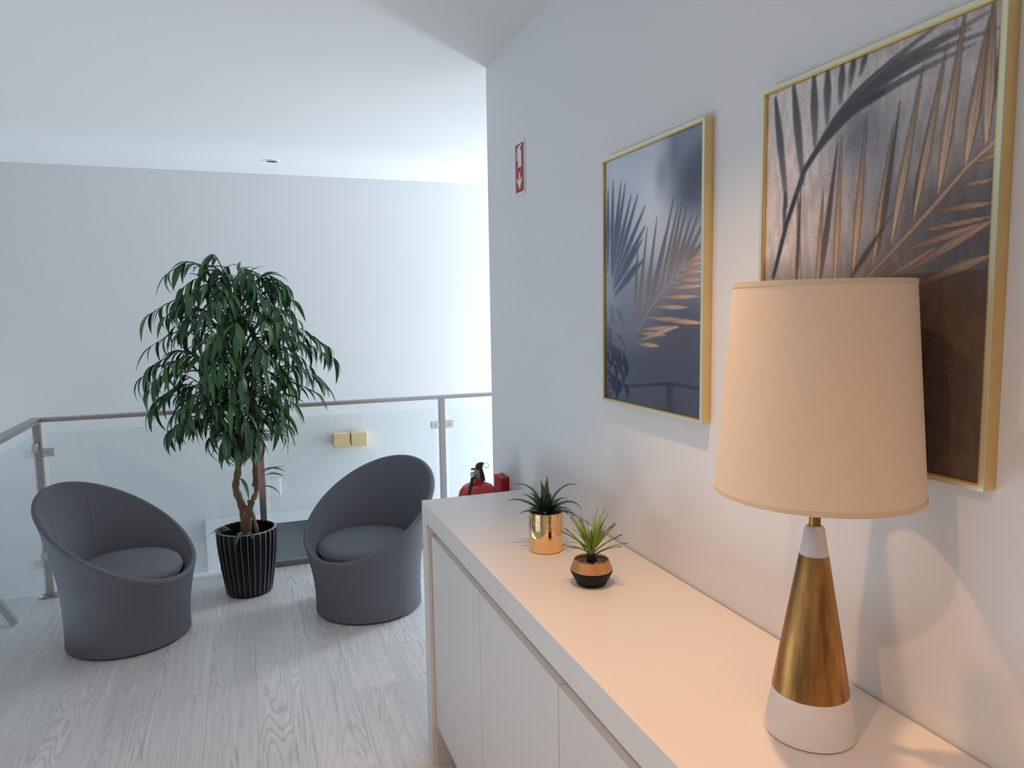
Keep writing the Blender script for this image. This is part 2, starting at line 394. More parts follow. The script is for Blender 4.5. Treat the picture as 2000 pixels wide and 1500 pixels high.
# ------------------------------------------------------------------ potted tree
def leaf_mesh(name, L, wd, droop, twist, m, fold=.25, n=7):
    vs = []; fs = []
    x = 0; z = 0; a = 0.0
    for i in range(n+1):
        t = i/n; w = wd*math.sin(PI*min(1, .06+.94*t)**.75)**.9*(1 if t < 1 else 0)+.0004
        a = -droop*t
        if i: x += L/n*math.cos(a); z += L/n*math.sin(a)
        tw = twist*t
        for s in (-1, 0, 1):
            yy = s*w/2; zz = abs(s)*w*fold
            vs.append((x, yy*math.cos(tw)-zz*math.sin(tw), z+yy*math.sin(tw)+zz*math.cos(tw)))
    for i in range(n):
        for k in (0, 1): fs.append((i*3+k, i*3+k+1, i*3+4+k, i*3+3+k))
    mb = MB(); mb.add(vs, fs); me = mb.mesh(name, m, smooth=80)
    return me
def blade_mat(p, d, upv):
    d = d.normalized(); s = upv.cross(d)
    if s.length < 1e-3: s = Vector((0, 1, 0)).cross(d)
    s.normalize(); u = d.cross(s)
    return Matrix(((d.x, s.x, u.x, p.x), (d.y, s.y, u.y, p.y), (d.z, s.z, u.z, p.z), (0, 0, 0, 1)))
TC = Vector((-.035, 4.30, 0))
tree = empty('potted_tree', TC)
tag(tree, 'potted tree with long drooping green leaves in a fluted black pot', 'potted tree')
nf = 30
def fl(r, ridge, z):
    out = []
    for j in range(nf):
        for q, k in ((-.5, 1.0), (-.43, 1.0), (-.3, .45), (0, 0), (.3, .45), (.43, 1.0)):
            a = 2*PI*(j+q)/nf; rr = r+ridge*(k-.5); out.append((rr*math.cos(a), rr*math.sin(a), z))
    return out
prof = [(.118, .0, 0), (.124, .003, .012), (.133, .006, .08), (.144, .008, .16), (.153, .009, .24), (.159, .009, .31), (.161, .009, .358), (.159, .007, .368)]
pm = MB(); pm.rings([fl(r, g, z) for r, g, z in prof], True, False)
per = nf*6
pm.m = [1 if (i < (len(prof)-1)*per and i >= per and (i % per) % 6 in (0,)) else 0 for i in range(len(pm.f))]
pm.rings([fl(.159, .007, .368), fl(.152, .006, .372), fl(.146, .004, .366)], False, False, 1)
pm.m = [1 if (m == 1 and i < (len(prof)-1)*per+1) or (m == 1 and i < (len(prof)-1)*per+1+per) else 0 for i, m in enumerate(pm.m)]
pm.rings([fl(.146, .004, .366), fl(.140, .0, .30), fl(.135, .0, .25)], False, False, 0)
pm.build('pot', ['pot_glaze', 'pot_ridge'], tree, smooth=30)
MB().lathe([(.138, .26), (.10, .292), (.03, .305), (.001, .306)], 40, cap0=False).build('soil', 'soil', tree, smooth=True)
def smooth_path(pts, k=6):
    P = [Vector(p) for p in pts]; out = []
    for i in range(len(P)-1):
        p0, p1, p2, p3 = P[max(i-1, 0)], P[i], P[i+1], P[min(i+2, len(P)-1)]
        for j in range(k):
            t = j/k; out.append(.5*((2*p1)+(p2-p0)*t+(2*p0-5*p1+4*p2-p3)*t*t+(3*p1-p0-3*p2+p3)*t**3))
    return out+[P[-1]]
def trunk(pts, r0, r1):
    P = smooth_path(pts); rr = [r0+(r1-r0)*i/(len(P)-1)+.0025*math.sin(i*1.7) for i in range(len(P))]
    MB().tube(P, rr, 10).build('trunk', 'bark', tree, smooth=True)
tr1 = [(-.015, .01, .29), (-.008, .01, .40), (-.02, .02, .50), (-.046, .02, .60), (-.03, .0, .70), (-.012, .01, .83), (-.012, .01, 1.0), (.012, .0, 1.2), (.0, .01, 1.4), (-.01, .0, 1.6), (-.02, .0, 1.74)]
tr2 = [(.01, -.005, .29), (.012, .0, .42), (.028, .0, .50), (.062, .01, .57), (.070, .01, .66), (.066, .0, .80), (.072, .01, .95), (.06, .0, 1.1), (.09, -.01, 1.3), (.11, .0, 1.45)]
tr3 = [(.062, -.03, .29), (.045, -.02, .40), (.026, -.005, .49), (.018, .0, .53)]
tr4 = [(.050, .012, .60), (.056, .012, .72), (.05, .02, .85), (.02, .03, 1.0)]
trunk(tr1, .024, .010); trunk(tr2, .017, .008); trunk(tr3, .012, .009); trunk(tr4, .008, .006)
MB().tube(smooth_path([(-.014, .006, .38), (.004, .0, .45), (.02, 0, .49)]), [.022]*13, 10).build('trunk', 'bark', tree, smooth=True)
rnd = random.Random(11)
LV = []
for k, (L, wd, dr, tw) in enumerate([(.150, .025, 1.2, .3), (.165, .027, .9, -.3), (.140, .024, 1.5, .2), (.155, .026, .55, -.2), (.130, .022, 1.3, -.4), (.170, .026, 1.6, .25), (.120, .021, .9, .4)]):
    for c in ('leaf_dark', 'leaf_mid', 'leaf_light'): LV.append(leaf_mesh('leaf', L, wd, dr, tw, c))
leaves = []; twigs = MB()
RPROF = [(.70, .05), (.80, .16), (.90, .27), (1.00, .38), (1.12, .46), (1.25, .50), (1.38, .48), (1.50, .46), (1.60, .37), (1.70, .31), (1.78, .22), (1.86, .08)]
def rmax(z):
    for (a, ra), (b, rb_) in zip(RPROF, RPROF[1:]):
        if a <= z <= b: return ra+(rb_-ra)*(z-a)/(b-a)
    return .05
def on_trunk(z):
    for a, b in zip(tr1, tr1[1:]):
        if a[2] <= z <= b[2]:
            return Vector(a).lerp(Vector(b), (z-a[2])/(b[2]-a[2]))
    return Vector(tr1[-1])
NT = 138
TUFT = [(-.43, 1.66), (-.42, 1.38), (-.39, 1.20), (.47, 1.47), (.43, 1.27), (-.30, 1.86), (.28, 1.79), (-.33, 1.02), (.26, 1.00), (-.12, 1.90), (.50, 1.40), (-.46, 1.33)]
for i in range(NT+len(TUFT)):
    zz = .86+.98*(min(i+.5, NT)/NT)**.92           # height of the crest of the twig
    az = i*2.39996+rnd.uniform(-.25, .25)
    R = rmax(zz-.06)*rnd.choice((.5, .7, .85, .95, 1.0))*rnd.uniform(.85, 1.0)
    if i % 4 == 0: R *= .55
    if i >= NT:
        R, zz = abs(TUFT[i-NT][0])*1.08, TUFT[i-NT][1]; az = (PI if TUFT[i-NT][0] < 0 else 0)+rnd.uniform(-.3, .1)
    dirv = Vector((math.cos(az), math.sin(az)*(.80 if math.sin(az) < 0 else .38), 0))
    base = on_trunk(max(.74, zz-.16-R*.25))
    crest = base+dirv*R*.62; crest.z = zz
    tip = base+dirv*R*.98; tip.z = zz-.035-R*.10
    P = smooth_path([base, base.lerp(crest, .55)+Vector((0, 0, .035)), crest, tip], 5)
    twigs.tube(P, [.0045-.003*j/(len(P)-1) for j in range(len(P))], 5)
    m = (8 if R > .2 else 6)+(4 if i >= NT else 0)
    for k in range(m):
        t = .42+.58*(k+.5)/m; j = t*(len(P)-1); p = P[int(j)].lerp(P[min(int(j)+1, len(P)-1)], j-int(j))
        tang = (P[min(int(j)+1, len(P)-1)]-P[max(int(j)-1, 0)]).normalized()
        side = Vector((-dirv.y, dirv.x, 0)).normalized()*(1 if k % 2 else -1)
        d = tang*rnd.uniform(.35, 1.0)+side*rnd.uniform(.25, .9)+Vector((0, 0, rnd.uniform(-.75, .15)))
        leaves.append((p, d, Vector((rnd.uniform(-.3, .3), rnd.uniform(-.3, .3), 1))))
    leaves.append((P[-1], tang+Vector((0, 0, -.25)), Vector((0, 0, 1))))
for (p, d) in (((-.01, -.125, .378), (.3, -1, .55)), ((-.09, -.06, .378), (-.8, .1, .5)), ((-.09, -.02, .372), (-.7, .6, .6)), ((-.06, -.05, .36), (-.6, -.5, .9)), ((-.02, -.12, .380), (-.3, -1, .45)), ((.10, -.0, .60), (.9, -.2, .1)), ((.11, .0, .66), (.8, -.5, .5)), ((.10, .0, .68), (1, .2, .5)), ((.11, -.01, .70), (.7, -.7, .3)), ((-.02, -.02, .66), (.5, -.8, -.3)), ((.05, -.02, .52), (-.4, -.7, -.2))):
    leaves.append((Vector(p), Vector(d), Vector((0, 0, 1))))
leaves = [l for l in leaves if l[0].y+.12*l[1].normalized().y < .30]
twigs.build('branch', 'twig', tree, smooth=True)['kind'] = 'stuff'
camdir = (Vector((0, 0, H))-TC); camdir.z = 0; camdir.normalize()
order = sorted(range(len(leaves)), key=lambda i: -(leaves[i][0].xy.dot(camdir.xy)))
near = set(order[:295])
big = MB()
for i, (p, d, u) in enumerate(leaves):
    q = rnd.random(); c = 0 if q < .36 else (1 if q < .80 else 2)
    me = LV[rnd.randrange(7)*3+c]; M = blade_mat(p, d, u) @ Matrix.Scale(rnd.uniform(.8, 1.12), 4)
    if i in near:
        o = link('leaf', me, tree); o.matrix_local = M
    else:
        big.add([M @ v.co for v in me.vertices], [tuple(f.vertices) for f in me.polygons], c)
big.build('foliage', ['leaf_dark', 'leaf_mid', 'leaf_light'], tree, smooth=80)['kind'] = 'stuff'

# ------------------------------------------------------------------ sideboard
SX0, SX1, SY0, SY1, SZ = .548, .950, .165, 2.407, .931
sb = empty('sideboard', (.75, 1.3, 0))
tag(sb, 'long white lacquered sideboard with handleless doors along the right wall', 'sideboard')
def sbp(name, a, b, m, bevel=.0015, par=None):
    return MB().box([a[0]-.75, a[1]-1.3, a[2]], [b[0]-.75, b[1]-1.3, b[2]]).build(name, m, par or sb, bevel=bevel)
sbp('top', (SX0, SY0, SZ-.064), (SX1, SY1, SZ), 'white_lacquer')
sbp('side_panel', (SX0, SY1-.064, 0), (SX1, SY1, SZ-.064), 'white_lacquer')
sbp('side_panel', (SX0, SY0, 0), (SX1, SY0+.064, SZ-.064), 'white_lacquer')
sbp('cabinet_body', (.584, SY0+.064, .158), (SX1-.005, SY1-.064, SZ-.064), 'white_lacquer')
dw = (SY1-SY0-.128-.006)/4
for k in range(4):
    y1 = SY1-.064-.003-k*dw
    sbp('door', (.563, y1-dw+.0015, .150), (.583, y1-.0015, .822), 'white_lacquer', .001)

# ------------------------------------------------------------------ table lamp
lp = empty('table_lamp', (.785, .836, SZ))
tag(lp, 'table lamp with cream drum shade and white and brass cone base on the sideboard', 'lamp')
def lr(z): return .0665+(.0135-.0665)*(z/.322)
MB().lathe([(.060, 0), (.0655, .003), (lr(.006), .006), (lr(.068), .068)], 64).build('base', 'ceramic', lp, smooth=50)
MB().lathe([(lr(.068)+.0004, .068), (lr(.278)+.0004, .278)], 64).build('brass_cone', 'brass', lp, smooth=50)
MB().lathe([(lr(.278), .278), (lr(.318), .318), (.0105, .322)], 48).build('neck', 'ceramic', lp, smooth=50)
MB().lathe([(.0082, .32), (.0082, .44), (.016, .442), (.016, .50), (.004, .502), (.003, .655)], 20).build('stem', 'brass', lp, smooth=40)
ZB_, ZT_, RBt, RTp = .375, .681, .1450, .1220
sd = MB()
n = 96
def cr(r, z): return [(r*math.cos(2*PI*j/n), r*math.sin(2*PI*j/n), z) for j in range(n)]
sd.rings([cr(RBt, ZB_), cr((RBt+RTp)/2, (ZB_+ZT_)/2), cr(RTp, ZT_), cr(RTp-.002, ZT_), cr(RBt-.002, ZB_), cr(RBt, ZB_)], False, False)
shd = sd.build('shade', 'shade_cloth', lp, smooth=50)
for r, z in ((RBt, ZB_), (RTp, ZT_)):
    MB().rings([cr(r+.0008, z-.001), cr(r+.0008+(RTp-RBt)*(.006/.312), z+(.006 if z < .5 else -.006)), cr(r-.0028, z+(.006 if z < .5 else -.006)), cr(r-.0028, z-.001), cr(r+.0008, z-.001)] if z < .5 else
               [cr(r+.0012, z-.006), cr(r+.0008, z+.001), cr(r-.0028, z+.001), cr(r-.0026, z-.006), cr(r+.0012, z-.006)], False, False).build('trim_band', 'shade_trim', shd, smooth=40)
for k in range(3):
    a = 2*PI*k/3+.4; MB().tube([(0, 0, .652), (.121*math.cos(a), .121*math.sin(a), .675)], .0018, 6).build('spider_arm', 'brass', shd)
MB().lathe([(.012, .502), (.016, .52), (.029, .55), (.030, .565), (.022, .588), (.002, .596)], 24).build('light_bulb', 'bulb', lp, smooth=True)

# ------------------------------------------------------------------ small plants on the sideboard
gp = empty('potted_succulent', (.742, 1.768, SZ))
tag(gp, 'dark green spiky succulent in a shiny gold cylinder pot', 'potted plant')
MB().lathe([(.043, 0), (.0460, .0025), (.0465, .006), (.0465, .106), (.0458, .1075), (.0440, .1075), (.0438, .106), (.0436, .088)], 64, cap1=False).build('pot', 'gold_mirror', gp, smooth=40)
MB().lathe([(.0437, .090), (.02, .094), (.001, .095)], 32, cap0=False).build('soil', 'pebble', gp, smooth=True)
rnd = random.Random(5)
for k in range(16):
    a = rnd.uniform(0, 6.28); r = rnd.uniform(.026, .037)
    bm = bmesh.new(); bmesh.ops.create_icosphere(bm, subdivisions=1, radius=.006)
    me = bpy.data.meshes.new('pebble'); bm.to_mesh(me); bm.free(); me.materials.append(MATS['pebble'])
    o = link('pebble', me, gp, (r*math.cos(a), r*math.sin(a), .095)); o.scale = (1, .8, .6)
def aloe_leaf(L, wd, a0, bend):
    n = 9; vs = []; fs = []; x = 0; z = 0
    for i in range(n+1):
        t = i/n; w = 1.25*wd*(1-t**1.6)*(.72+.28*math.sin(PI*min(1, t*1.8)))+.0006; a = a0-bend*t*t
        if i: x += L/n*math.cos(a); z += L/n*math.sin(a)
        th = .0045*(1-t)+.0006; nx, nz = -math.sin(a), math.cos(a)
        sp = .0012 if i % 2 else 0
        for yy, h in ((-w/2-sp, .5), (0, -th*200*.003), (w/2+sp, .5), (0, -1.0)):
            hh = h*th if abs(h) >= .5 else h*th
            vs.append((x+nx*hh, yy, z+nz*hh))
    for i in range(n):
        for k in range(4): fs.append((i*4+k, i*4+(k+1) % 4, i*4+4+(k+1) % 4, i*4+4+k))
    return MB().add(vs, fs+[(3, 2, 1, 0)]).mesh('leaf', 'aloe_leaf', smooth=50)
rx = math.degrees
al = [ # world azimuth deg (0 = +x), length, width, start elevation, bend
 (200, .080, .022, 1.50, .15), (160, .112, .020, 1.25, 1.35), (-20, .112, .020, 1.20, 1.35), (60, .085, .022, 1.3, .4),
 (158, .108, .023, .70, .95), (-25, .110, .024, .80, 1.9), (-70, .085, .026, .50, .9), (-115, .075, .025, .45, .6),
 (100, .09, .022, .8, 1.0), (20, .085, .022, .75, 1.2), (210, .075, .022, .6, .5), (-50, .092, .024, .35, .95), (130, .08, .022, .9, .8), (-150, .062, .022, 1.0, .5), (-90, .058, .024, 1.15, .3), (250, .065, .022, 1.35, .3), (-10, .07, .024, .45, 1.2), (175, .07, .024, .35, .8), (75, .07, .022, 1.05, .5), (300, .07, .024, .9, .9)]
for a, L, wd, e0, bd in al:
    o = link('leaf', aloe_leaf(L, wd, e0, bd), gp, (0, 0, .098+(.016 if e0 > 1 else .004))); a = math.radians(a)
    o.location.x = .007*math.cos(a); o.location.y = .007*math.sin(a); o.rotation_euler.z = a
MB().lathe([(.010, .09), (.014, .105), (.010, .125), (.002, .132)], 12).build('stem', 'aloe_leaf', gp, smooth=True)

bp_ = empty('potted_grass', (.745, 1.500, SZ))
tag(bp_, 'bright green spiky grass plant in a small black pot with a copper band', 'potted plant')
MB().lathe([(.032, 0), (.0345, .002), (.0495, .031), (.0503, .034), (.0497, .037)], 40, cap1=False).build('pot', 'black_matt', bp_, smooth=20)
MB().lathe([(.0499, .037), (.0410, .060), (.0395, .0605), (.0385, .057), (.040, .048)], 40, cap0=False, cap1=False).build('copper_band', 'copper_paint', bp_, smooth=20)
MB().lathe([(.040, .050), (.02, .053), (.001, .054)], 24, cap0=False).build('soil', 'pebble', bp_, smooth=True)
MB().lathe([(.011, .050), (.0125, .060), (.010, .072), (.004, .078)], 12).build('stem', 'black_matt', bp_, smooth=True)
for k in range(22):
    a = rnd.uniform(0, 6.28); r = rnd.uniform(.018, .034)
    bm = bmesh.new(); bmesh.ops.create_icosphere(bm, subdivisions=1, radius=.005)
    me = bpy.data.meshes.new('pebble'); bm.to_mesh(me); bm.free(); me.materials.append(MATS['pebble' if k % 3 else 'soil'])
    o = link('pebble', me, bp_, (r*math.cos(a), r*math.sin(a), .054)); o.scale = (1, .8, .6)
def grass_blade(L, wd, e0, bend):
    n = 7; vs = []; fs = []; ms = []; x = 0; z = 0
    for i in range(n+1):
        t = i/n; w = wd*(1-.88*t**1.5)*(.75+.25*math.sin(PI*min(1, 1.6*t))); a = e0-bend*t**1.5
        if i: x += L/n*math.cos(a); z += L/n*math.sin(a)
        nx, nz = -math.sin(a), math.cos(a); th = .0009
        for yy, h in ((-w/2, .6*w*.4), (0, -th), (w/2, .6*w*.4), (0, th)): vs.append((x+nx*h, yy, z+nz*h))
    for i in range(n):
        for k in range(4): fs.append((i*4+k, i*4+(k+1) % 4, i*4+4+(k+1) % 4, i*4+4+k)); ms.append(1 if i >= n-1 else 0)
    mb = MB().add(vs, fs); mb.m = ms
    return mb.mesh('blade', ['grass_leaf', 'grass_tip'], smooth=50)
gbs = [grass_blade(L*1.12, .0082, e, b) for L, e, b in ((.070, 1.45, .35), (.085, 1.20, .25), (.088, 1.0, .30), (.082, .80, .30), (.078, .62, .45), (.072, .95, .1), (.060, 1.35, .5))]
for k in range(62):
    a = k*2.39996+rnd.uniform(-.2, .2)
    o = link('blade', gbs[k % 7], bp_, (.005*math.cos(a), .005*math.sin(a), .068+.006*(k % 3))); o.rotation_euler.z = a
    s = rnd.uniform(.8, 1.1); o.scale = (s, s, s)

# ------------------------------------------------------------------ framed prints (flat prints painted by code as point colours)
def homog(src):
    """maps zoomed-photo positions of the print (tl, tr, br, bl) onto the unit print"""
    dst = [(0, 1), (1, 1), (1, 0), (0, 0)]; A = []; B = []
    for (x, y), (u, v) in zip(src, dst):
        A += [[x, y, 1, 0, 0, 0, -u*x, -u*y], [0, 0, 0, x, y, 1, -v*x, -v*y]]; B += [u, v]
    h = np.append(np.linalg.solve(np.array(A, float), np.array(B, float)), 1).reshape(3, 3)
    return lambda p: (lambda q: (q[0]/q[2], q[1]/q[2]))(h @ np.array([p[0], p[1], 1.]))
class Paint:
    def __init__(s, w, h, src, asp):
        s.w, s.h, s.asp = w, h, asp; s.H = homog(src)
        s.U, s.V = np.meshgrid((np.arange(w))/(w-1), (np.arange(h))/(h-1)); s.V = s.V*asp
        s.c = np.zeros((h, w, 3)); s.r = np.random.default_rng(3)
    def P(s, p): u, v = s.H(p); return np.array([u, v*s.asp])
    def noise(s, nx, ny, seed=0):
        r = np.random.default_rng(seed); g = r.random((ny+2, nx+2))
        x = s.U*nx; y = s.V/s.asp*ny; i = np.minimum(x.astype(int), nx); j = np.minimum(y.astype(int), ny); fx = x-i; fy = y-j
        fx = fx*fx*(3-2*fx); fy = fy*fy*(3-2*fy)
        return (g[j, i]*(1-fx)+g[j, i+1]*fx)*(1-fy)+(g[j+1, i]*(1-fx)+g[j+1, i+1]*fx)*fy
    def mix(s, a, col): s.c = s.c*(1-a[..., None])+np.array(col)*a[..., None]
    def blob(s, p, rad, col, k=1.0, sx=1, sy=1):
        q = s.P(p); d = ((s.U-q[0])/sx)**2+((s.V-q[1])/sy)**2; s.mix(k*np.exp(-d/(rad*rad)), col)
    def blade(s, pts, w, c0, c1, soft=.004, k=1.0, edge=None, belly=.45, taper=.1, rib=None):
        Q = [s.P(p) for p in pts]
        if len(Q) == 2: Q = [Q[0], (Q[0]+Q[1])/2, Q[1]]
        N = 130 if len(Q) < 5 else 200; best = np.full(s.U.shape, 1e9); tt = np.zeros(s.U.shape); sg = np.zeros(s.U.shape); prev = None
        for i in range(N+1):
            t = i/N
            if len(Q) == 3: q = (1-t)**2*Q[0]+2*t*(1-t)*Q[1]+t*t*Q[2]; dq = 2*(1-t)*(Q[1]-Q[0])+2*t*(Q[2]-Q[1])
            else:
                x = t*(len(Q)-1); a = min(int(x), len(Q)-2); q = Q[a]*(1-x+a)+Q[a+1]*(x-a); dq = Q[a+1]-Q[a]
            ww = w*(taper+(1-taper)*(t/belly if t < belly else (1-t)/(1-belly))**.7)
            dx, dy = s.U-q[0], s.V-q[1]; d = np.sqrt(dx*dx+dy*dy)-ww
            m = d < best; best = np.where(m, d, best); tt = np.where(m, t, tt)
            L = np.hypot(*dq)+1e-9; sg = np.where(m, (dx*dq[1]-dy*dq[0])/L/(ww+1e-6), sg)
        a = np.clip(.5-best/(2*soft), 0, 1)*k
        col = np.array(c0)*(1-tt[..., None])+np.array(c1)*tt[..., None]
        if edge is not None:
            e = np.clip((np.abs(sg)-.55)/.4, 0, 1)[..., None]*.75; col = col*(1-e)+np.array(edge)*e
            st = (.5+.5*np.sin(sg*9))[..., None]*.16; col = col*(1-st)
        s.c = s.c*(1-a[..., None])+col*a[..., None]
def g(*c): return np.array(c, float)
def small_art():
    A = Paint(230, 325, [(62, 262), (500, 75), (492, 1405), (62, 1318)], 1.4)
    A.c[:] = g(150, 156, 168)
    v = A.V/A.asp
    A.mix(np.clip((.42-v)/.25, 0, 1), g(78, 82, 98))
    A.blob((290, 460), .30, g(205, 204, 208), .9); A.blob((120, 320), .28, g(172, 178, 190), .8); A.blob((260, 620), .2, g(190, 186, 188), .6)
    A.blob((450, 330), .17, g(66, 74, 88), .95, 1.2, 1.0); A.blob((490, 250), .14, g(72, 80, 96), .8); A.blob((370, 200), .10, g(92, 100, 116), .8, .8, 1.3); A.blob((310, 300), .06, g(110, 116, 130), .6, 1, 1.6)
    A.blob((440, 110), .10, g(104, 112, 128), .7, 1.2, .8); A.blob((250, 170), .12, g(168, 174, 186), .8)
    A.blob((400, 1000), .35, g(74, 76, 92), .9, 1.2, .7); A.blob((260, 820), .12, g(120, 122, 132), .6); A.blob((330, 1280), .4, g(66, 70, 86), .9, 1.4, .6); A.blob((150, 900), .2, g(110, 116, 128), .6)
    for tip, b in (((95, 340), (85, 760)), ((130, 345), (85, 760)), ((150, 350), (88, 760)), ((175, 405), (88, 780)), ((205, 400), (95, 790)), ((237, 450), (95, 800)), ((237, 540), (95, 820)), ((225, 600), (95, 830)), ((235, 685), (100, 850)), ((205, 700), (100, 860)), ((72, 380), (70, 760))):
        A.blade([b, tip], .022, g(84, 94, 116), g(70, 78, 96), .008, .9, belly=.5)
    ra = [(205, 1010), (255, 915), (330, 812), (400, 722), (440, 690), (498, 640)]
    for tip, b in (((205, 620), (190, 960)), ((247, 545), (200, 1000)), ((290, 500), (235, 950)), ((330, 560), (255, 910)), ((365, 405), (270, 895)), ((385, 440), (300, 850)), ((402, 430), (330, 812)), ((422, 450), (345, 790)), ((445, 480), (365, 765)), ((475, 480), (385, 740)), ((495, 520), (410, 715)), ((498, 600), (430, 695))):
        A.blade([b, tip], .017, g(150, 134, 124), g(104, 102, 106), .006, .92, edge=g(86, 84, 92), belly=.4)
    for tip, b in (((498, 660), (425, 700)), ((498, 695), (410, 715)), ((498, 735), (385, 745)), ((498, 775), (365, 775)), ((498, 800), (335, 815)), ((480, 848), (300, 858)), ((430, 900), (270, 900)), ((450, 962), (235, 950)), ((500, 968), (330, 962)), ((390, 990), (215, 1005)), ((330, 1028), (205, 1020)), ((300, 1078), (205, 1070)), ((385, 985), (200, 1060))):
        A.blade([b, tip], .015, g(150, 124, 106), g(205, 182, 164), .005, .95, edge=g(120, 100, 92), belly=.55)
    A.blade(ra, .006, g(150, 130, 116), g(160, 134, 116), .004, 1, taper=.9)
    A.c = 76+(A.c-76)*1.42
    return A
def big_art():
    A = Paint(270, 378, [(50, 275), (757, 5), (700, 1452), (22, 1314)], 1.4)
    A.c[:] = g(182, 168, 160); u, v = A.U, A.V/A.asp
    A.mix(np.clip((u-.18)/.6, 0, 1)*.85*np.clip((.98-v)/.35, .25, 1), g(92, 87, 86))
    A.mix(np.clip((.54-v)/.16, 0, 1)*.95, g(116, 95, 80))  # lampshade's brown reflection, painted into the lower print
    A.blob((330, 400), .12, g(96, 94, 96), .8); A.blob((330, 450), .06, g(140, 130, 126), .5); A.blob((200, 700), .14, g(160, 146, 138), .6); A.blob((640, 430), .16, g(150, 128, 114), .5); A.blob((560, 470), .08, g(165, 145, 130), .5); A.blob((650, 720), .15, g(86, 78, 76), .8)
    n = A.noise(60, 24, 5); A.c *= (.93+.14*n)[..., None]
    DK, D2 = g(58, 60, 64), g(84, 82, 84)
    for b, t, w in (((105, 610), (72, 285), .020), ((155, 540), (128, 250), .021), ((192, 430), (190, 222), .020), ((230, 360), (232, 200), .019), ((270, 300), (277, 185), .017), ((300, 250), (312, 165), .015), ((330, 220), (350, 150), .013), ((95, 700), (100, 570), .012)):
        A.blade([b, t], w, g(104, 98, 96), DK, .006, .95, belly=.6, taper=.35)
    for pts, w in (([(165, 500), (250, 330), (500, 215)], .017), ([(180, 470), (290, 290), (560, 150)], .020), ([(200, 430), (300, 270), (600, 95)], .022), ([(230, 390), (330, 240), (560, 80)], .016), ([(250, 370), (390, 260), (670, 135)], .014), ([(260, 350), (420, 200), (720, 40)], .016), ([(300, 290), (420, 170), (660, 90)], .014), ([(240, 360), (350, 230), (520, 110)], .014), ([(330, 280), (480, 170), (740, 90)], .012)):
        A.blade(pts, w, g(66, 66, 70), g(120, 110, 104), .005, .92, edge=g(54, 54, 58), belly=.35)
    A.blade([(62, 825), (105, 660), (160, 500), (215, 415), (290, 330), (400, 270)], .013, DK, DK, .004, 1, taper=.8)
    for b, t, w, c in (((142, 860), (140, 560), .012, 0), ((130, 900), (150, 540), .010, 1), ((205, 860), (262, 420), .015, 1), ((195, 900), (218, 560), .014, 0), ((252, 850), (275, 395), .015, 0), ((308, 820), (350, 340), .018, 0), ((368, 795), (432, 360), .016, 0), ((385, 760), (450, 300), .012, 1), ((425, 720), (520, 190), .018, 0), ((490, 650), (545, 330), .016, 1), ((492, 650), (590, 130), .017, 0), ((565, 575), (643, 30), .021, 0), ((645, 495), (712, 60), .022, 0), ((705, 430), (725, 0), .022, 0), ((740, 330), (750, 60), .012, 1)):
        A.blade([b, t], w, g(206, 172, 142) if c == 0 else g(120, 104, 94), g(120, 98, 82) if c == 0 else g(66, 64, 66), .004, .96, edge=g(74, 60, 52), belly=.35)
    for b, t, w in (((655, 490), (745, 455), .010), ((600, 560), (738, 530), .010), ((545, 628), (738, 600), .012), ((485, 692), (736, 640), .010), ((430, 755), (736, 652), .013), ((430, 830), (735, 650), .017), ((505, 845), (730, 755), .018), ((360, 860), (560, 735), .010)):
        A.blade([b, t], w, g(128, 104, 88), g(196, 158, 126), .004, .95, edge=g(96, 76, 66), belly=.6)
    A.blade([(300, 830), (345, 760), (430, 630)], .012, g(60, 56, 56), g(84, 76, 74), .006, .85)
    A.blade([(340, 840), (480, 690), (570, 590), (650, 495), (738, 415)], .009, g(170, 140, 116), g(190, 154, 124), .004, 1, taper=.9, edge=g(90, 72, 62))
    A.c = (68+(A.c-68)*(.95+.47*np.clip((v-.40)/.16, 0, 1))[..., None])*g(.98, 1.02, 1.06)
    A.c *= (.94+.12*A.noise(180, 250, 9))[..., None]
    return A
def printmat():
    m = bpy.data.materials.new('print'); m.use_nodes = True; N = m.node_tree.nodes
    a = N.new('ShaderNodeVertexColor'); a.layer_name = 'ink'; b = N['Principled BSDF']; b.inputs['Roughness'].default_value = .8; b.inputs['Specular IOR Level'].default_value = .1
    m.node_tree.links.new(a.outputs[0], b.inputs['Base Color']); MATS['print'] = m
printmat()
